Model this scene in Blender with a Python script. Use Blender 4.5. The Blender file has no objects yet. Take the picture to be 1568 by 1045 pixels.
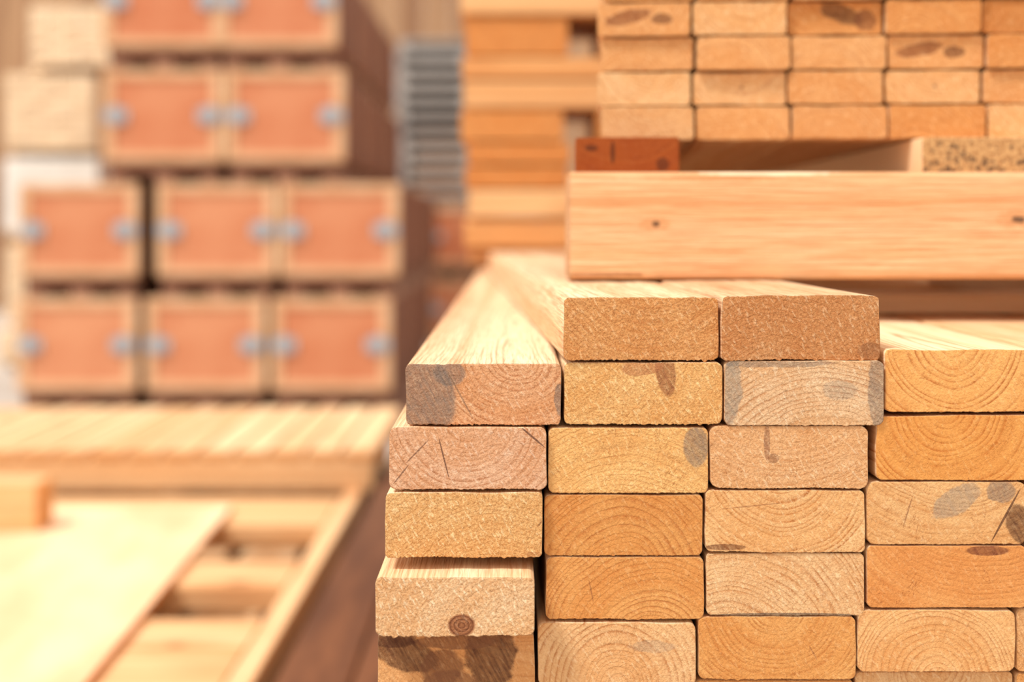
import bpy, math, random
from mathutils import Vector, noise as mnoise
random.seed(7)
sc = bpy.context.scene
CAMZ = 1.10
F = 2178.0          # focal length in units of a 1568-wide frame
D0 = 0.90           # distance of the front of the lumber stack
S = D0 / F

def lin(c):
    r = []
    for v in c[:3]:
        v /= 255.0
        r.append(v/12.92 if v <= 0.04045 else ((v+0.055)/1.055)**2.4)
    return (r[0], r[1], r[2], 1.0)

# ------------------------------------------------------------------ nodes
class NT:
    def __init__(s, mat):
        s.t = mat.node_tree; s.n = s.t.nodes; s.l = s.t.links
    def node(s, typ, **kw):
        n = s.n.new(typ)
        for k, v in kw.items(): setattr(n, k, v)
        return n
    def set(s, sock, v):
        if isinstance(v, bpy.types.NodeSocket): s.l.new(v, sock)
        else: sock.default_value = v
    def m(s, op, a, b=0.0, clamp=False):
        n = s.node('ShaderNodeMath', operation=op, use_clamp=clamp)
        s.set(n.inputs[0], a); s.set(n.inputs[1], b)
        return n.outputs[0]
    def comb(s, x, y, z):
        n = s.node('ShaderNodeCombineXYZ')
        s.set(n.inputs[0], x); s.set(n.inputs[1], y); s.set(n.inputs[2], z)
        return n.outputs[0]
    def noise(s, vec, scale, detail=2.0, rough=0.5):
        n = s.node('ShaderNodeTexNoise')
        s.l.new(vec, n.inputs['Vector'])
        n.inputs['Scale'].default_value = scale
        n.inputs['Detail'].default_value = detail
        n.inputs['Roughness'].default_value = rough
        return n.outputs[0]
    def mix(s, f, a, b, bt='MIX'):
        n = s.node('ShaderNodeMix', data_type='RGBA', blend_type=bt)
        s.set(n.inputs[0], f); s.set(n.inputs[6], a); s.set(n.inputs[7], b)
        return n.outputs[2]
    def ramp(s, f, pts):
        n = s.node('ShaderNodeValToRGB')
        s.l.new(f, n.inputs[0])
        e = n.color_ramp.elements
        e[0].position = pts[0][0]; e[0].color = pts[0][1]
        e[1].position = pts[-1][0]; e[1].color = pts[-1][1]
        for p, c in pts[1:-1]:
            k = e.new(p); k.color = c
        return n.outputs[0]
    def rng(s, v, a, b, c=0.0, d=1.0, smooth=True):
        n = s.node('ShaderNodeMapRange')
        if smooth: n.interpolation_type = 'SMOOTHSTEP'
        s.set(n.inputs[0], v)
        n.inputs[1].default_value = a; n.inputs[2].default_value = b
        n.inputs[3].default_value = c; n.inputs[4].default_value = d
        return n.outputs[0]

def base_mat(name, rough=0.75):
    m = bpy.data.materials.new(name); m.use_nodes = True
    b = m.node_tree.nodes['Principled BSDF']
    b.inputs['Roughness'].default_value = rough
    b.inputs['Specular IOR Level'].default_value = 0.2
    return m, NT(m), b

def wood(name, tone, side=None, rc=(0, 0.05), freq=230, rs=0.5, stains=(), fuzz=1.0,
         seed=0.0, axis='Y', knots=0.0, rnd=0.0, bump=1.0, dark=None, facest=(), sidegrain=0.9, checks=0.5):
    """solid timber. Rings are cylinders about the grain axis, so the ends show growth
    rings and the faces show straight grain."""
    mat, t, b = base_mat(name)
    tc = t.node('ShaderNodeTexCoord')
    sp = t.node('ShaderNodeSeparateXYZ'); t.l.new(tc.outputs['Object'], sp.inputs[0])
    sn = t.node('ShaderNodeSeparateXYZ'); t.l.new(tc.outputs['Normal'], sn.inputs[0])
    x, y, z = sp.outputs
    ny = sn.outputs[1]
    if axis == 'X':
        x, y = y, x
        ny = sn.outputs[0]
    endm = t.rng(t.m('ABSOLUTE', ny), 0.3, 0.6)
    oi = t.node('ShaderNodeObjectInfo')
    sd = t.m('ADD', seed*3.17, t.m('MULTIPLY', oi.outputs['Random'], 40.0*(1 if rnd else 0)))
    fv = t.comb(t.m('ADD', x, sd), t.m('MULTIPLY', y, 0.03), z)
    f1 = t.noise(fv, 620, 3, 0.65)
    pw = t.comb(t.m('ADD', x, sd), t.m('MULTIPLY', y, 0.14), z)
    w1 = t.noise(pw, 20, 1.5); w2 = t.noise(t.comb(z, t.m('MULTIPLY', y, 0.14), t.m('ADD', x, sd)), 20, 1.5)
    wa = t.rng(endm, 0, 1, 0.022, 0.010, False)
    xx = t.m('ADD', x, t.m('MULTIPLY', t.m('SUBTRACT', w1, 0.5), wa))
    zz = t.m('ADD', z, t.m('MULTIPLY', t.m('SUBTRACT', w2, 0.5), wa))
    dx = t.m('SUBTRACT', xx, rc[0]); dz = t.m('SUBTRACT', zz, t.m('ADD', rc[1], t.m('MULTIPLY', y, 0.012)))
    r0 = t.m('SQRT', t.m('ADD', t.m('MULTIPLY', dx, dx), t.m('MULTIPLY', dz, dz)))
    r = t.m('ADD', r0, t.m('MULTIPLY', t.m('SUBTRACT', f1, 0.5), 0.0018))
    tt = t.m('ADD', t.m('MULTIPLY', r, freq), t.m('MULTIPLY', t.noise(t.comb(r0, sd, 0.0), 60, 1), 5.0))
    fr = t.m('FRACT', tt)
    W = (1, 1, 1, 1); K = (0, 0, 0, 1)
    ring = t.ramp(fr, [(0, (.25, .25, .25, 1)), (0.12, (.03, .03, .03, 1)), (0.45, (0.10, 0.10, 0.10, 1)), (0.72, (0.5, 0.5, 0.5, 1)), (0.86, W), (0.92, W), (1.0, (.25, .25, .25, 1))])
    f2 = t.noise(t.comb(t.m('ADD', t.m('ADD', x, sd), t.m('MULTIPLY', z, 0.6)), t.m('MULTIPLY', y, 0.02), t.m('MULTIPLY', t.m('SUBTRACT', z, t.m('MULTIPLY', x, 0.5)), 0.34)), 430, 3, 0.6)
    f3 = t.noise(t.comb(t.m('MULTIPLY', t.m('ADD', x, sd), 0.8), t.m('MULTIPLY', y, 0.05), t.m('MULTIPLY', z, 0.8)), 230, 3, 0.6)
    blot = t.noise(fv, 30, 3)
    if side is None: side = tuple(min(255, v+d) for v, d in zip(tone, (16, 22, 24)))
    if dark is None: dark = tuple(v*k for v, k in zip(tone, (0.74, 0.55, 0.38)))
    c = t.mix(endm, lin(side), lin(tone))
    if rnd:
        c = t.mix(t.m('MULTIPLY', oi.outputs['Random'], 0.6*rnd), c, lin(tuple(v*k for v, k in zip(tone, (0.92, 0.80, 0.66)))))
    rf = t.m('MULTIPLY', ring, t.m('MULTIPLY', rs, t.rng(endm, 0, 1, sidegrain, 1.0, False)))
    rf = t.m('MULTIPLY', rf, t.rng(t.noise(fv, 45, 2), 0.35, 0.6, 0.25, 1.0))
    rf = t.m('MULTIPLY', rf, t.rng(f3, 0.35, 0.6, 0.6, 1.0))
    c = t.mix(rf, c, lin(dark))
    band = t.noise(t.comb(r0, sd, 1.7), 45, 2)
    c = t.mix(t.rng(band, 0.42, 0.62, 0.0, 0.38), c, lin(tuple(v*k for v, k in zip(tone, (0.93, 0.81, 0.65)))))
    c = t.mix(t.rng(blot, 0.35, 0.72, 0.0, 0.42), c, lin(tuple(v*k for v, k in zip(tone, (0.92, 0.81, 0.68)))))
    # radial drying checks on the ends
    if checks:
        an = t.m('ARCTAN2', dz, dx)
        ck = t.noise(t.comb(t.m('MULTIPLY', an, 1.0), sd, t.m('MULTIPLY', r0, 2.2)), 26, 2, 0.6)
        ckm = t.m('MULTIPLY', t.m('MULTIPLY', t.rng(t.m('ABSOLUTE', t.m('SUBTRACT', ck, 0.60)), 0.012, 0.003), endm), t.rng(t.noise(fv, 40, 1), 0.50, 0.58))
        c = t.mix(t.m('MULTIPLY', ckm, checks), c, lin(tuple(v*k for v, k in zip(tone, (0.60, 0.42, 0.28)))))
    if knots:
        kv = t.node('ShaderNodeTexVoronoi'); kv.feature = 'F1'
        t.l.new(t.comb(t.m('ADD', x, sd), t.m('MULTIPLY', y, 0.7), z), kv.inputs['Vector'])
        kv.inputs['Scale'].default_value = knots
        km = t.rng(kv.outputs['Distance'], 0.06, 0.10, 1.0, 0.0)
        c = t.mix(t.m('MULTIPLY', km, 0.75), c, lin((120, 72, 40)))
        kr = t.rng(kv.outputs['Distance'], 0.1, 0.35, 0.35, 0.0)
        c = t.mix(kr, c, lin((190, 115, 60)))
    keep = None
    if stains:
        nn = t.noise(fv, 70, 5, 0.72)
        streak = t.noise(t.comb(t.m('ADD', t.m('ADD', x, sd), t.m('MULTIPLY', z, 0.55)), 0.0, t.m('MULTIPLY', z, 0.12)), 420, 3, 0.6)
    for st in stains:
        px, pz, rx, rz, col, stg, amp = st[:7]
        ang = st[7] if len(st) > 7 else 0.0
        ca, sa = math.cos(ang), math.sin(ang)
        ux = t.m('SUBTRACT', x, px); uz = t.m('SUBTRACT', z, pz)
        a = t.m('ADD', t.m('MULTIPLY', ux, ca/rx), t.m('MULTIPLY', uz, sa/rx))
        bb = t.m('ADD', t.m('MULTIPLY', ux, -sa/rz), t.m('MULTIPLY', uz, ca/rz))
        d = t.m('SQRT', t.m('ADD', t.m('MULTIPLY', a, a), t.m('MULTIPLY', bb, bb)))
        d = t.m('ADD', d, t.m('MULTIPLY', t.m('SUBTRACT', nn, 0.51), amp*14))
        mk = t.m('MULTIPLY', t.rng(d, 0.86, 1.04, stg, 0.0), endm)
        if len(st) <= 8 and min(rx, rz) > 0.0015:
            mk = t.m('MULTIPLY', mk, t.rng(streak, 0.34, 0.6, 1.0, 0.80))
            mk = t.m('MULTIPLY', mk, t.rng(f3, 0.3, 0.65, 1.0, 0.86))
        c = t.mix(mk, c, lin(col))
        inv = t.m('SUBTRACT', 1.0, t.m('MULTIPLY', mk, 0.85))
        keep = inv if keep is None else t.m('MULTIPLY', keep, inv)
        if len(st) > 8:   # knot with inner rings
            kf = t.m('FRACT', t.m('MULTIPLY', d, 3.5))
            c = t.mix(t.m('MULTIPLY', t.rng(kf, 0.4, 0.8), t.rng(d, 0.9, 1.0, 0.7, 0.0)), c, lin((104, 56, 32)))
            c = t.mix(t.m('MULTIPLY', t.rng(kf, 0.0, 0.3, 1.0, 0.0), t.rng(d, 0.9, 1.0, 0.4, 0.0)), c, lin((196, 134, 88)))
    for (py_, pz_, ry, rz_, col, stg) in facest:
        uy = t.m('MULTIPLY', t.m('SUBTRACT', y, py_), 1/ry); uz = t.m('MULTIPLY', t.m('SUBTRACT', z, pz_), 1/rz_)
        d = t.m('SQRT', t.m('ADD', t.m('MULTIPLY', uy, uy), t.m('MULTIPLY', uz, uz)))
        d = t.m('ADD', d, t.m('MULTIPLY', t.m('SUBTRACT', t.noise(tc.outputs['Object'], 160, 3), 0.5), 1.2))
        c = t.mix(t.rng(d, 0.6, 1.15, stg, 0.0), c, lin(col))
    kp = (lambda v: t.m('MULTIPLY', v, keep)) if keep is not None else (lambda v: v)
    spk = t.rng(f1, 0.40, 0.66)
    c = t.mix(kp(t.m('MULTIPLY', spk, 0.36*fuzz)), c, lin(tuple(v*k for v, k in zip(tone, (0.80, 0.62, 0.44)))))
    lightf = t.m('MULTIPLY', t.rng(f2, 0.52, 0.68), t.rng(endm, 0, 1, 0.6, 1.0, False))
    c = t.mix(kp(t.m('MULTIPLY', lightf, 0.46*fuzz)), c, lin(tuple(min(255, v+d) for v, d in zip(tone, (24, 36, 42)))))
    scr = t.m('MULTIPLY', t.rng(f2, 0.36, 0.26), endm)
    c = t.mix(t.m('MULTIPLY', scr, 0.6*min(1, fuzz)), c, lin(tuple(v*k for v, k in zip(tone, (0.62, 0.44, 0.28)))))
    t.l.new(c, b.inputs['Base Color'])
    bp = t.node('ShaderNodeBump')
    bp.inputs['Strength'].default_value = 1.0*bump
    bp.inputs['Distance'].default_value = 0.0018
    h = t.m('ADD', t.m('MULTIPLY', f1, 0.7*fuzz), t.m('MULTIPLY', ring, -0.08))
    h = t.m('ADD', h, t.m('MULTIPLY', f2, 0.8*fuzz))
    h = t.m('ADD', h, t.m('MULTIPLY', f3, 0.8*fuzz))
    h = t.m('MULTIPLY', h, t.rng(endm, 0, 1, 0.5, 1.0, False))
    t.l.new(h, bp.inputs['Height'])
    t.l.new(bp.outputs[0], b.inputs['Normal'])
    return mat

def simple(name, c1, c2, scale=8, stretch=(1, 1, 1), rough=0.7, rnd=0.0, metallic=0.0):
    mat, t, b = base_mat(name, rough)
    tc = t.node('ShaderNodeTexCoord')
    mp = t.node('ShaderNodeMapping'); t.l.new(tc.outputs['Object'], mp.inputs[0])
    mp.inputs['Scale'].default_value = stretch
    n = t.noise(mp.outputs[0], scale, 4, 0.6)
    f = t.rng(n, 0.35, 0.65)
    if rnd:
        oi = t.node('ShaderNodeObjectInfo')
        f = t.m('ADD', t.m('MULTIPLY', f, 1-rnd), t.m('MULTIPLY', oi.outputs['Random'], rnd))
    t.l.new(t.mix(f, lin(c1), lin(c2)), b.inputs['Base Color'])
    b.inputs['Metallic'].default_value = metallic
    return mat

# ------------------------------------------------------------------ meshes
def mkobj(name, verts, faces, mats, fm=None, smooth=None, parent=None, loc=(0, 0, 0)):
    me = bpy.data.meshes.new(name)
    me.from_pydata(verts, [], faces)
    if not isinstance(mats, (list, tuple)): mats = [mats]
    for m_ in mats: me.materials.append(m_)
    if fm: me.polygons.foreach_set('material_index', fm)
    if smooth: me.polygons.foreach_set('use_smooth', smooth)
    me.update()
    o = bpy.data.objects.new(name, me)
    sc.collection.objects.link(o)
    o.location = loc
    if parent: o.parent = parent
    return o

def empty(name, loc=(0, 0, 0)):
    e = bpy.data.objects.new(name, None); e.empty_display_size = 0.1
    sc.collection.objects.link(e); e.location = loc
    bpy.context.view_layer.update()
    return e

def profile(w, h, r, step, seed, jit):
    pts = []
    def seg(p, q):
        L = math.hypot(q[0]-p[0], q[1]-p[1]); n = max(1, int(L/step))
        for i in range(n): pts.append((p[0]+(q[0]-p[0])*i/n, p[1]+(q[1]-p[1])*i/n))
    def arc(cx, cz, a0):
        for i in range(5):
            a = a0+math.pi/2*i/5; pts.append((cx+r*math.cos(a), cz+r*math.sin(a)))
    W, H = w/2, h/2
    arc(W-r, H-r, 0); seg((W-r, H), (-W+r, H))
    arc(-W+r, H-r, math.pi/2); seg((-W, H-r), (-W, -H+r))
    arc(-W+r, -H+r, math.pi); seg((-W+r, -H), (W-r, -H))
    arc(W-r, -H+r, 1.5*math.pi); seg((W, -H+r), (W, H-r))
    out = []
    for (a, c) in pts:
        n1 = mnoise.noise(Vector((a*25+seed*7.3, c*25, seed)))*jit
        out.append((a*(1-abs(n1)/W), c*(1-abs(n1)/H)))
    return out

def board_geo(w, h, L, r=0.003, step=0.01, seed=0.0, jit=0.0006, rag=0.0):
    """board whose front end centre is the origin, running along +Y"""
    pr = profile(w, h, r, step, seed, jit)
    n = len(pr); V = []; Fc = []; sm = []
    ys = [0.0, 0.0006, 0.003] + [L*k/5 for k in range(1, 5)] + [L-0.001, L]
    for k, y in enumerate(ys):
        ins = 0.0005 if k in (0, len(ys)-1) else 0.0
        for i, (a, c) in enumerate(pr):
            ra = 0
            if k <= 1 and rag:
                q1 = mnoise.noise(Vector((a*260+seed, c*260, 3.1+seed))); q2 = mnoise.noise(Vector((a*1300+seed, c*1300, 9.1+seed)))
                ra = rag*(0.35*q1+0.45*q2)
                if c < -h*0.4 and q1 > 0.22: ra -= rag*1.1*(q1-.22)*(1+q2)*2
                elif c > h*.4: ra *= .5
            aa = a*(1-ins/(w/2)) ; cc = c*(1-ins/(h/2))+ra
            V.append((aa, y, cc))
    for k in range(len(ys)-1):
        for i in range(n):
            j = (i+1) % n
            Fc.append((k*n+i, k*n+j, (k+1)*n+j, (k+1)*n+i)); sm.append(True)
    Fc.append(tuple(range(n-1, -1, -1))); sm.append(False)
    base = (len(ys)-1)*n
    Fc.append(tuple(base+i for i in range(n))); sm.append(False)
    return V, Fc, sm

def board(name, cx, yf, cz, w, h, L, mat, parent=None, yaw=0.0, roll=0.0, axis='Y', **kw):
    V, Fc, sm = board_geo(w, h, L, **kw)
    if axis == 'X':  # grain along +X
        V = [(y, -a, c) for (a, y, c) in V]
    o = mkobj(name, V, Fc, mat, smooth=sm, parent=parent)
    o.location = (cx, yf, cz)
    o.rotation_euler = (0, roll, yaw)
    return o

class Acc:
    """accumulate several boxes/boards in one mesh"""
    def __init__(s): s.V = []; s.F = []; s.M = []; s.S = []
    def add(s, V, Fc, mi=0, sm=False):
        o = len(s.V); s.V += V
        for i, f in enumerate(Fc):
            s.F.append(tuple(a+o for a in f)); s.M.append(mi)
            s.S.append(sm[i] if isinstance(sm, list) else sm)
    def box(s, x0, x1, y0, y1, z0, z1, mi=0, c=0.004):
        c = min(c, (x1-x0)*0.3, (y1-y0)*0.3, (z1-z0)*0.3)
        import bmesh
        bm = bmesh.new(); bmesh.ops.create_cube(bm, size=1.0)
        for v in bm.verts:
            v.co = Vector(((x0+x1)/2+v.co.x*(x1-x0), (y0+y1)/2+v.co.y*(y1-y0), (z0+z1)/2+v.co.z*(z1-z0)))
        bmesh.ops.bevel(bm, geom=list(bm.edges), offset=c, segments=1, affect='EDGES')
        bm.verts.index_update()
        V = [tuple(v.co) for v in bm.verts]; Fc = [tuple(v.index for v in f.verts) for f in bm.faces]
        bm.free(); s.add(V, Fc, mi)
    def obj(s, name, mats, parent=None, loc=(0, 0, 0)):
        return mkobj(name, s.V, s.F, mats, s.M, s.S, parent, loc)

def child(o, p):
    o.parent = p; o.matrix_parent_inverse = p.matrix_world.inverted()

# ------------------------------------------------------------------ front lumber stack
stack = empty('lumber_stack', (0.14, D0, 0))
TOP = (248, 220, 178)
GREY = (118, 104, 94); BRN = (142, 82, 52); BARK = (86, 50, 32); BLU = (146, 132, 116)
B = [
 ('A1', 862,1103,455,553, 0.000,(218,158,98),(1000,380),260,.50,[],1.25),
 ('A2',1104,1350,452,553, 0.000,(208,150,98),(1180,600),260,.40,[(1336,538,22,14,(140,90,58),.7,.04),(1240,600,1.4,30,(130,84,56),.5,.02,.4)],1.35),
 ('B0', 620, 860,557,652, 0.000,(222,167,122),(790,545),280,.75,[(646,606,52,74,GREY,.86,.03,.3),(688,572,26,20,GREY,.8,.04),(857,612,9,26,GREY,.8,.08),(704,604,1.4,45,(110,84,66),.6,.02,.5)],1.05),
 ('B1', 863,1107,555,651, 0.000,(232,182,118),(820,460),250,.30,[(1019,568,16,42,BRN,.92,.02,.15),(984,562,34,14,(176,110,70),.8,.04,.1)],1.25),
 ('B2',1109,1353,552,652,-0.002,(224,186,144),(1260,760),290,.80,[(1116,590,20,60,BLU,.8,.06),(1345,600,18,64,GREY,.75,.06),(1285,598,26,16,BLU,.5,.08),(1185,556,90,7,GREY,.7,.06)],.9),
 ('B3',1355,1600,535,632, 0.000,(232,172,102),(1462,525),200,1.0,[],.5),
 ('C0', 596, 838,653,749,-0.004,(224,178,142),(715,635),250,.85,[(680,700,1.2,34,(110,74,56),.9,.01,.25),(815,668,26,1.6,(110,74,56),.9,.01,-.7),(640,690,26,1.2,(120,84,64),.8,.01,.8),(615,725,20,1.2,(120,84,64),.8,.01,.9)],1.0),
 ('C1', 839,1085,655,756, 0.000,(231,180,114),(960,860),260,.42,[(1066,684,20,32,GREY,.82,.04)],.9),
 ('C2',1086,1330,652,749,-0.001,(228,182,134),(1200,560),260,.60,[(1174,678,5,28,(142,94,68),.8,.04),(1184,702,9,8,(130,82,56),.7,.04)],.95),
 ('C3',1341,1584,636,737, 0.000,(226,163,90),(1450,625),200,1.0,[],.45),
 ('D0', 590, 831,752,852,-0.006,(231,184,124),(760,980),250,.32,[(818,846,13,4,(170,110,66),.7,.05),(826,800,6,1.2,(150,96,60),.7,.01,.9)],1.4),
 ('D1', 833,1077,758,852, 0.000,(214,152,86),(950,885),250,.8,[],.6),
 ('D2',1079,1325,750,847,-0.001,(230,182,126),(1195,715),240,1.0,[(1110,838,34,5,(110,62,36),.9,.04),(1150,775,50,1.0,(150,96,60),.6,.01,.1)],.7),
 ('D3',1327,1572,738,835, 0.000,(223,174,118),(1460,620),220,.60,[(1464,768,46,20,BLU,.7,.07,.5),(1532,752,24,18,GREY,.75,.06),(1568,808,24,38,BARK,.95,.04,.5),(1540,790,1.8,50,BARK,.85,.01,-.5),(1390,785,1.2,26,(140,92,60),.7,.01,-.3)],.6),
 ('E0', 580, 819,869,958,-0.026,(234,194,148),(820,1000),260,.32,[(709,941,21,18,(148,90,56),.95,.012,0,1)],1.35),
 ('E1', 835,1079,853,950, 0.000,(218,156,90),(1000,985),260,.75,[(905,905,1.2,18,(150,92,52),.7,.01,.2)],.6),
 ('E2',1081,1325,847,944, 0.000,(228,184,134),(1120,1010),270,.95,[(1200,942,110,3.0,(100,82,68),.8,.05)],.8),
 ('E3',1327,1572,836,932, 0.000,(220,154,90),(1500,700),260,.40,[(1512,844,34,8,(118,62,40),.95,.02)],.5),
 ('F0', 577, 820,966,1064,-0.002,(216,160,104),(800,860),250,.40,[(622,1002,54,26,BARK,.98,.05,-.3),(676,1022,34,30,(116,72,46),.95,.05,.2),(752,1000,40,60,BARK,.98,.05),(604,980,36,12,BARK,.98,.05),(700,982,64,12,(120,76,50),.95,.05),(690,1050,50,26,(126,80,52),.9,.05)],.7),
 ('F1', 823,1066,953,1050,-0.001,(227,180,128),(950,1050),250,.9,[(1000,990,36,10,BLU,.4,.09)],.7),
 ('F2',1068,1312,944,1042, 0.000,(220,160,94),(1190,925),240,.8,[(1245,1000,1.0,14,(150,92,52),.7,.01,.5)],.6),
 ('F3',1313,1556,934,1031, 0.000,(228,176,118),(1430,1040),250,.75,[],.6),
]
def addfront(rec, idx, L=2.35, yaw=0.0):
    nm, x0, x1, y0, y1, yo, tone, rc, fq, rs, sts, fz = rec
    cx, cy = (x0+x1)/2, (y0+y1)/2
    st = []
    for s_ in sts:
        st.append(((s_[0]-cx)*S, -(s_[1]-cy)*S, s_[2]*S, s_[3]*S, s_[4], s_[5], s_[6]) + tuple(s_[7:]))
    mat = wood('timber_'+nm, tone, rc=((rc[0]-cx)*S, -(rc[1]-cy)*S), freq=fq, rs=rs, stains=st, fuzz=fz, seed=idx*1.37+.5,
               side=TOP, checks=.6)
    o = board('board_'+nm, (cx-784)*S, D0+yo, CAMZ-(cy-350)*S, (x1-x0)*S-0.0003, (y1-y0)*S-0.0003, L, mat,
              r=0.0030+0.0022*random.random(), step=0.0009, seed=idx*2.1, jit=0.0013, rag=0.0016*min(1, fz*.8), yaw=yaw)
    child(o, stack)
    return o
for i, rec in enumerate(B):
    yaw = 0.0; L = 2.4 + 0.1*random.random()
    if rec[0] in ('A1', 'A2'): yaw = 0.043; L = 1.75
    addfront(rec, i, L, yaw)

gen = [wood('timber_plain_%d' % k, tn, rc=(.01*k-.02, .03*(-1)**k), freq=240, rs=.7, fuzz=.8, seed=20+k, rnd=1.0, side=sd_)
       for k, (tn, sd_) in enumerate([((222,168,108),TOP), ((214,156,94),(242,206,156)), ((228,182,130),(250,222,180))])]
rows_top = {'B': (535, 632), 'C': (636, 734), 'D': (738, 835), 'E': (836, 932), 'F': (934, 1031)}
for r_, (a, b_) in rows_top.items():
    base = {'B': 1602, 'C': 1586, 'D': 1574, 'E': 1574, 'F': 1558}[r_]
    for c_ in range(3):
        x0 = base+c_*246
        o = board('board_'+r_+'r', (x0+122-784)*S, D0+0.004*random.random(), CAMZ-((a+b_)/2-350)*S, 0.1005, (b_-a)*S-.0002, 2.4,
                  random.choice(gen), seed=random.random()*50)
        child(o, stack)
z = CAMZ-(1066-350)*S
PB = 0.0405
nrow = int((z-0.10)/PB)
for k in range(nrow):
    off = random.uniform(-6, 6)
    for c_ in range(7):
        x0 = 576+c_*246+off
        dzz = 0
        if k == 0: dzz = [0, -14, -22, -33, -33, -33, -33][c_]
        zt = z-k*PB
        h = PB-.0004
        if k == 0:
            zt = z-dzz*S; h = PB-.0004+(-dzz)*S
        o = board('board_low', (x0+122-784)*S, D0+0.006*random.random(), zt-h/2, 0.1005, h, 2.4, random.choice(gen), seed=random.random()*50)
        child(o, stack)
zb = z-nrow*PB
for yy in (0.98, 2.0, 3.0):
    o = board('bearer', -0.09, yy, zb/2, 0.09, zb-.0005, 0.75, gen[1], axis='X', seed=yy); child(o, stack)

# ------------------------------------------------------------------ loose pieces lying across the right columns
zB3 = CAMZ-0.0764
board('loose_board', 0.262, 1.30, zB3+0.0092, 0.075, 0.0176, 0.28,
      wood('timber_loose', (240,200,150), axis='X', rs=.3, freq=160, fuzz=.5, seed=3, side=(250,222,182)), axis='X', yaw=0.02, r=.002)
board('timber_offcut', 0.60, 1.0, zB3+0.0173, 0.09, 0.0340, 0.9, gen[2], yaw=0.0)

# ------------------------------------------------------------------ cross beam on top
zA = CAMZ-0.0421
bk = dict(side=(238,192,146), rc=(-.02,-.16), freq=150, rs=.7, fuzz=1.0, axis='X', dark=(206,142,94), sidegrain=1.0, bump=1.8)
beam_mat = wood('timber_beam', (236,186,138), seed=9, facest=[
    (.0705, .001, .014, .006, (210,146,94), .6), (.0705, .001, .0036, .0030, (84,62,46), .9),
    (.366, .005, .02, .008, (210,146,94), .6), (.366, .005, .006, .003, (66,56,48), .95), (.11, .0385, .075, .0025, (200,142,90), .8), (.03, -.040, .035, .002, (160,106,66), .8),
    (.16, .043, .06, .003, (250,222,184), .8), (.22, -.02, .12, .0015, (206,146,94), .5)], **bk)
o = board('cross_beam', (872-784)*1.16/F, 1.16+.045, zA+.0445, 0.09, 0.0885, 0.75, beam_mat, axis='X', r=.004, step=.004, seed=4, jit=.0026, rag=.0006)
bm2 = wood('timber_beam_b', (236,186,136), seed=12, knots=7.0, **bk)
o = board('cross_beam', (872-784)*1.16/F+.05, 2.30, zA+.0445, 0.09, 0.0885, 0.70, bm2, axis='X', r=.004, seed=8)
zBm = zA+.0889
red = wood('timber_red', (158,80,28), side=(170,92,40), rc=(.0,.06), freq=120, rs=.6, fuzz=.5, seed=11,
           stains=[(-.012,.002,.002,.010,(64,30,14),.95,.02),(-.03,.006,.006,.003,(80,38,18),.9,.05),(.03,-.008,.006,.006,(80,38,18),.9,.05,.4)])
xr = (960-784)*1.20/F
board('timber_spacer', xr, 1.20, zBm+.0152, 0.088, 0.0302, 1.3, red, seed=3, r=.002, yaw=-.05)
def osb():
    mat, t, b = base_mat('osb_board')
    tc = t.node('ShaderNodeTexCoord')
    v = t.node('ShaderNodeTexVoronoi'); t.l.new(tc.outputs['Object'], v.inputs['Vector']); v.inputs['Scale'].default_value = 330
    n = t.noise(tc.outputs['Object'], 300, 3)
    c = t.mix(t.rng(n, .4, .6), lin((208,164,110)), lin((170,124,78)))
    sp = t.node('ShaderNodeSeparateColor'); t.l.new(v.outputs['Color'], sp.inputs[0])
    so_ = t.node('ShaderNodeSeparateXYZ'); t.l.new(tc.outputs['Object'], so_.inputs[0])
    thr = t.m('ADD', sp.outputs[0], t.m('MULTIPLY', so_.outputs[2], -12.0))
    c = t.mix(t.m('MULTIPLY', t.rng(thr, .74, .86), 0.85), c, lin((88,66,50)))
    sn = t.node('ShaderNodeSeparateXYZ'); t.l.new(tc.outputs['Normal'], sn.inputs[0])
    c = t.mix(t.rng(t.m('ABSOLUTE', sn.outputs[1]), .4, .7), lin((236,200,156)), c)
    t.l.new(c, b.inputs['Base Color']); return mat
board('chipboard_spacer', (1510-784)*1.20/F, 1.20, zBm+.0152, 0.108, 0.0302, 1.3, osb(), seed=5, r=.0015)
zU = zBm+.0306

# ------------------------------------------------------------------ upper stack (skewed a few degrees)
UYAW = -0.075
ux0 = (917-784)*1.25/F
ust = empty('upper_lumber_stack', (ux0, 1.25, 0))
um = []
tones = [(231,176,118),(222,158,94),(238,192,138),(210,146,84),(228,172,114)]
for k in range(8):
    rr = random.Random(k+3)
    st = []
    if k == 5: st = [(-.014,.002,.022,.006,(128,70,40),.9,.07,.2), (.016,.000,.010,.005,(100,54,32),.9,.07)]
    if k == 6: st = [(.006,.004,.020,.008,(88,54,36),.9,.07,-.3), (.026,-.002,.010,.010,(130,78,48),.9,.07)]
    if k == 7: st = [(.002,.001,.0018,.0018,(110,62,36),.8,.03)]
    um.append(wood('timber_upper_%d' % k, tones[k % 5], rc=(rr.uniform(-.03,.03), rr.choice([-.03,.03])), freq=230, rs=.65, fuzz=.9, stains=st, seed=50+k, rnd=.7, side=TOP))
spec = {(3, 0): 5, (3, 2): 6, (2, 3): 5, (1, 1): 7, (1, 3): 7}
pw_, ph_ = 0.0832, 0.0304
for rrow in range(9):
    for c_ in range(7):
        mi = spec.get((rrow, c_)); mi = random.randrange(5) if mi is None else mi
        lx = pw_*(c_+.5)+(-.002 if rrow % 2 else 0.001)+random.uniform(-.0003, .0003); ly = random.uniform(0, .010)
        o = board('board', lx, ly, zU+ph_*(rrow+.5),
                  pw_-.0016, ph_-.0011, 1.42, um[mi], seed=random.random()*60, step=.004, rag=.0008, r=.003, jit=.0014)
        o.parent = ust
ust.rotation_euler = (0, 0, UYAW)

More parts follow.
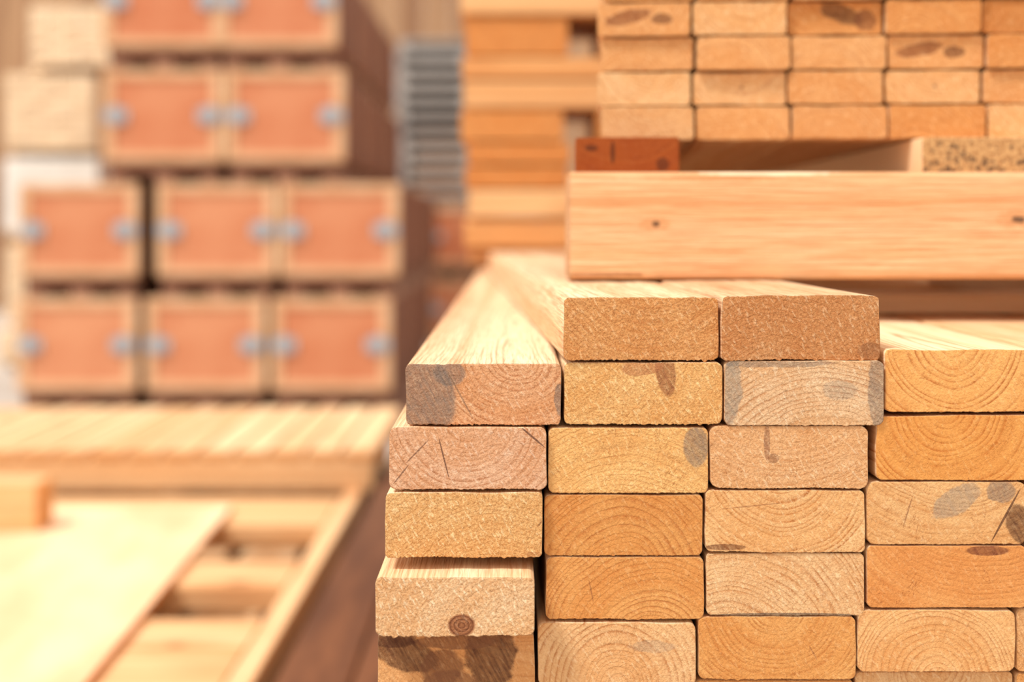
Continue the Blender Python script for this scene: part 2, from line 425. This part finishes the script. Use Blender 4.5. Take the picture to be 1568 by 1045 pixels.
# ------------------------------------------------------------------ middle timber stack behind, on cross bearers
mst = empty('stickered_timber_stack', (0.3, 3.0, 0))
dm = 2.95
mx = lambda px: (px-784)*dm/F
mz = lambda py: CAMZ-(py-350)*dm/F
mtl = [wood('timber_mid_%d' % k, tn, axis='X', rs=.5, freq=120, fuzz=.5, seed=70+k, rnd=.8, knots=5.0, side=sd_) for k, (tn, sd_) in
       enumerate([((226,176,120),(246,206,152)), ((220,158,98),(234,182,122))])]
mty = wood('timber_mid_end', (220,156,92), rs=.5, freq=120, fuzz=.5, seed=75, rnd=1)
layers = [('L',381,335),('L',334,290),('E',289,253),('E',252,217),('E',216,167),('L',166,122),('L',121,86),('E',85,24),('L',23,-20),('L',-21,-60),('E',-61,-110),('L',-111,-150)]
hb = mz(382)-(zB3+.0006)
for dy in (.10, .30):
    o = board('bearer', mx(716), dm+dy, zB3+.0006+hb/2, .09, hb-.0004, .9, mtl[0], axis='X', seed=1+dy); child(o, mst)
for k, (ty, a, b_) in enumerate(layers):
    z0, z1 = mz(a), mz(b_)
    sh = random.uniform(-4, 4)+(6 if a > 250 else 0)
    if ty == 'L':
        for q in range(3):
            o = board('long_board', mx(708+sh), dm+.07+q*.145+random.uniform(0, .01), (z0+z1)/2, .138, z1-z0-.003, 1.0, mtl[0] if (k+q) % 3 else mtl[1], axis='X', seed=k+q, jit=.002, r=.005)
            child(o, mst)
    else:
        for q in range(4):
            o = board('block', mx(708+sh)+.108+q*.285, dm+.012, (z0+z1)/2, .214, z1-z0-.003, .42, mty, seed=k+q*3, jit=.002, r=.005)
            child(o, mst)

# ------------------------------------------------------------------ frame of timbers on the left
pf = [wood('frame_wood_y', (228,178,124), side=(247,214,168), rs=.4, freq=90, fuzz=.5, seed=90, rnd=.5, knots=4),
      wood('frame_wood_x', (226,172,112), side=(245,208,158), rs=.4, freq=90, fuzz=.5, seed=91, rnd=.5, axis='X', knots=4)]
pal = empty('timber_frame', (-1.1, 3.0, 0))
zl = CAMZ-.73; zu = CAMZ-.62
def P(*a, **k):
    o = board(*a, **k); child(o, pal); return o
P('rail_right', -.440, 1.5, zl-.06, .045, .12, 3.35, pf[0], r=.004, jit=.001)
P('rail_left', -1.95, 1.5, zl-.06, .05, .12, 3.35, pf[0], r=.004, jit=.001)
P('rail_mid', -1.0, 1.5, zl-.0855, .05, .069, 3.35, pf[0], r=.004, jit=.001)
for (a, b_) in ((1.60, 1.95), (2.10, 2.66), (2.90, 3.12), (3.50, 3.86), (4.30, 4.5)):
    P('rung', -1.924, (a+b_)/2, zl-.026, b_-a, .05, 1.458, pf[1], axis='X', r=.004, jit=.001)
for k in range(8):
    P('deck_board', -1.88+k*.2, 1.5, zl-.20, .16, .036, 3.35, pf[0], jit=.001, seed=k)
for yy in (1.6, 3.0, 4.6):
    P('cross_bearer', -1.924, yy, zl-.1515, .10, .060, 1.45, pf[1], axis='X')
    P('skid', -1.97, yy, (zl-.22)/2, .12, zl-.221, 1.55, pf[1], axis='X')
bp_ = empty('slatted_pallet', (-1.1, 4.4, 0))
def Q(*a, **k):
    o = board(*a, **k); child(o, bp_); return o
for yy in (3.985, 4.45, 4.90):
    Q('cross_rail', -1.975, yy, (zl+zu-.022)/2, .04, zu-.022-zl-.001, 1.585, pf[1], axis='X', jit=.001)
for k in range(16):
    Q('slat', -1.93+k*.1, 3.96, zu-.011, .084, .021, .98, pf[0], seed=k, jit=.001)

ply = simple('plywood', (249,208,166), (238,184,138), 3, (1.5, .5, 1), .6)
ple = simple('plywood_edge', (186,124,74), (210,146,94), 30, (1, 1, 6), .8)
a = Acc()
for k in range(3):
    a.box(-.62, .62, -1.15, 1.12, .0+.005*k, .005*(k+1), 1, c=.0006)
a.box(-.619, .619, -1.149, 1.119, .0145, .0156, 0, c=.0003)
o = a.obj('plywood_sheet', [ply, ple]); o.location = (-1.30, 2.52, zl+.0005); o.rotation_euler = (0, 0, .035)
a = Acc()
a.box(-.10, .10, -.06, .06, 0, .06, 0, c=.004); a.box(-.10, .10, -.06, .06, .0605, .112, 0, c=.004)
o = a.obj('timber_block', [pf[1]]); o.location = (-1.215, 3.40, zl+.0165)

# low pile of dark planks in the gap between the frame and the stack
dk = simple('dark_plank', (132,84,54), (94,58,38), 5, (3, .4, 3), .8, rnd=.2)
a = Acc()
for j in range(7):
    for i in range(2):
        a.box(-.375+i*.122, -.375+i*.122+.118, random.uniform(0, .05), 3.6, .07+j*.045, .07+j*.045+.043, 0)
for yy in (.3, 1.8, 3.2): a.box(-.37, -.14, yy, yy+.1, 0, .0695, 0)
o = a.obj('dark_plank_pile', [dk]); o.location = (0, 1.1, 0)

# ------------------------------------------------------------------ wooden crates
panel = simple('crate_panel', (216,148,108), (192,108,70), 3, (1, 1, 1), .55, rnd=.6)
framem = simple('crate_frame', (224,180,140), (206,154,110), 6, (1, 1, 1), .6, rnd=.3)
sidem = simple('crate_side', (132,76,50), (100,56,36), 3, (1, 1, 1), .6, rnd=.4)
metal = simple('crate_latch', (160,162,166), (180,180,182), 20, (1, 1, 1), .45)
skidm = simple('crate_skid', (160,114,90), (124,86,66), 5, (1, 1, 1), .8)
cw, cd = .675, .95
SK = .128; BH = .512
pitch = .645
def crate_mesh():
    a = Acc(); W = cw/2
    z0, z1 = SK, SK+BH
    a.box(-W+.012, W-.012, .012, cd-.012, z0+.006, z1-.012, 0)
    f = .062
    for y0, y1 in ((0, .02), (cd-.02, cd)):
        a.box(-W, W, y0, y1, z1-f*.75, z1, 1); a.box(-W, W, y0, y1, z0, z0+f*.75, 1)
        a.box(-W, -W+f, y0, y1, z0+f*.75, z1-f*.75, 1); a.box(W-f, W, y0, y1, z0+f*.75, z1-f*.75, 1)
    for sx in (-1, 1):
        xa, xb = (W-.014, W-.0005) if sx > 0 else (-W+.0005, -W+.014)
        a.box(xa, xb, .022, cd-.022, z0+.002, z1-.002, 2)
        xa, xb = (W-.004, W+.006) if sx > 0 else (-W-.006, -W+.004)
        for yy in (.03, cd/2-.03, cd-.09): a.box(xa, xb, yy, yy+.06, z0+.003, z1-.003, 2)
    for k in range(5):
        a.box(-W+.001, W-.001, .021+k*(cd-.042)/5, .019+(k+1)*(cd-.042)/5, z1-.016, z1+.004, 1)
    for yy in (.05, cd/2-.04, cd-.13): a.box(-W+.02, W-.02, yy, yy+.08, .065, SK-.0005, 3)
    for xx in (-W+.03, -.05, W-.13): a.box(xx, xx+.1, .03, cd-.03, 0.0, .0645, 3)
    zc = (z0+z1)/2
    for sx in (-1, 1):
        xc = sx*(W-.075)
        a.box(xc-.068, xc+.068, -.006, .0, zc-.036, zc+.036, 4, c=.002)
        a.box(xc-.032, xc+.032, -.016, -.006, zc-.05, zc+.05, 4, c=.003)
        a.box(xc-.012, xc+.012, -.030, -.016, zc-.02, zc+.02, 4, c=.003)
    return a
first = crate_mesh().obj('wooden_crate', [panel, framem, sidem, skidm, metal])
me = first.data; used = [False]
def crate(x, y, z, rz=0.0):
    if not used[0]: o = first; used[0] = True
    else:
        o = bpy.data.objects.new('wooden_crate', me); sc.collection.objects.link(o)
    o.location = (x, y, z); o.rotation_euler = (0, 0, rz); return o
dc = 8.0
cxw = lambda px: (px-784)*dc/F
czw = lambda py: CAMZ-(py-350)*dc/F
base_z = czw(598)-SK
tiers = [([117, 314, 507], 0), ([121, 331, 519], 1), ([249, 436], 2), ([249, 425], 3)]
for xs, k in tiers:
    for xi in xs:
        for q in range(4):
            crate(cxw(xi), dc+q*1.0+random.uniform(-.01, .01), base_z+k*pitch, 0)
if base_z > .03:
    a = Acc()
    for q in range(14): a.box(cxw(20), cxw(625), dc-.02+q*.29, dc+.22+q*.29, base_z*.5, base_z-.001, 0)
    for xx in (cxw(22), cxw(200), cxw(420), cxw(605)): a.box(xx, xx+.1, dc, dc+3.9, 0.0, base_z*.5-.0005, 0)
    a.obj('crate_pallet', [skidm])
for q in range(2):
    crate(-.42, 12.6+q*1.02, 0.0); crate(-.42, 12.6+q*1.02, pitch)

# ------------------------------------------------------------------ far timber packs, grey pallets
packm = [simple('pack_wood', (248,224,190), (234,198,156), 6, (1, 1, 6), .8, rnd=.3), simple('pack_wrap', (244,236,224), (228,218,204), 4, (1, 1, 1), .6),
         simple('pack_bearer', (150,110,80), (120,84,60), 5, (1, 1, 1), .8)]
def pack(x, y, z, w, h, L, wrap=False):
    a = Acc()
    n = max(3, int(w/.12)); mrow = max(3, int(h/.06))
    for i in range(n):
        for j in range(mrow):
            a.box(-w/2+i*w/n+.002, -w/2+(i+1)*w/n-.002, random.uniform(0, .02), L, .06+j*(h-.06)/mrow+.0015, .06+(j+1)*(h-.06)/mrow-.0015, 0, c=.004)
    for yy in (.2, L/2, L-.3): a.box(-w/2, w/2, yy, yy+.09, 0, .06, 2)
    for yy in (.35, L-.5):
        a.box(-w/2-.004, w/2+.004, yy, yy+.03, h-.0, h+.004, 1, c=.001)
        for sx in (-1, 1): a.box(sx*(w/2+.002)-.002, sx*(w/2+.002)+.002, yy, yy+.03, .08, h+.004, 1, c=.0005)
    if wrap:
        a.box(-w/2-.01, w/2+.01, -.01, L*.5, .10, h+.006, 1, c=.01)
    o = a.obj('timber_pack', packm); o.location = (x, y, z); return o
yk = 11.0
kx = lambda px, d: (px-784)*d/F
zz_ = 0.0
for k, (px, w_, h_, wr) in enumerate([(66, .70, .31, False), (66, .60, .65, False), (78, .72, .66, True), (74, .69, .65, False), (108, .64, .52, False)]):
    pack(kx(px, yk), yk, zz_, w_, h_, 2.6, wrap=wr); zz_ += h_+.008
for k in range(3): pack(kx(140, 14.2), 14.2, k*.906, 1.3, .9, 2.5)
gm = simple('grey_pallet_wood', (190,182,174), (138,132,128), 5, (1, 1, 1), .8, rnd=.8)
a = Acc(); x0, x1, y0, y1 = kx(606, 14.8), kx(606, 14.8)+1.5, 0, 1.2
for q in range(5): a.box(x0, x1, y0+q*.26, y0+q*.26+.16, .12, .145, 0)
for q in range(3):
    a.box(x0+q*(x1-x0-.1)/2, x0+q*(x1-x0-.1)/2+.1, y0, y1, .026, .119, 0)
for q in range(3): a.box(x0, x1, y0+q*.52, y0+q*.52+.12, 0, .025, 0)
g0 = a.obj('grey_pallet', [gm]); g0.location = (0, 14.8, 0)
for k in range(1, 21):
    o = bpy.data.objects.new('grey_pallet', g0.data); sc.collection.objects.link(o); o.location = (random.uniform(-.04, .04), 14.8, k*.146)

# ------------------------------------------------------------------ ground and walls
fm_ = simple('concrete', (196,184,172), (176,162,148), 1.2, (1, 1, 1), .8)
a = Acc(); a.V = [(-14, -4, 0), (10, -4, 0), (10, 19.0, 0), (-14, 19.0, 0)]; a.F = [(0, 1, 2, 3)]; a.M = [0]; a.S = [False]
a.obj('floor', [fm_])
wm = simple('wall_cladding', (184,144,108), (146,106,78), 1.5, (3, 3, .3), .8)
a = Acc()
for q in range(60): a.box(-14+q*.4, -14+q*.4+.395, 19.0, 19.08, 0, 5.0, 0, c=.02)
a.obj('wall_back', [wm])

# ------------------------------------------------------------------ light
w = bpy.data.worlds.new('World'); sc.world = w; w.use_nodes = True
bg = w.node_tree.nodes['Background']
bg.inputs[0].default_value = (1.0, .97, .935, 1); bg.inputs[1].default_value = 1.06
sl = bpy.data.lights.new('sun', 'SUN'); sl.energy = 3.0; sl.angle = math.radians(12); sl.color = (1, .975, .94)
so = bpy.data.objects.new('sun', sl); sc.collection.objects.link(so)
so.location = (-3, -2, 6)
dirv = Vector((0.50, 0.38, -1.0)); so.rotation_euler = dirv.to_track_quat('-Z', 'Y').to_euler()

sc.view_settings.view_transform = 'Standard'
sc.view_settings.look = 'None'
sc.view_settings.exposure = 0.14

# ------------------------------------------------------------------ camera
cam = bpy.data.cameras.new('camera'); co = bpy.data.objects.new('camera', cam); sc.collection.objects.link(co)
co.location = (0, 0, CAMZ); co.rotation_euler = (math.pi/2, 0, 0)
cam.lens = 50; cam.sensor_width = 36; cam.shift_y = -172.5/1568
cam.clip_start = .02
cam.dof.use_dof = True; cam.dof.focus_distance = 0.90; cam.dof.aperture_fstop = 3.3
sc.camera = co
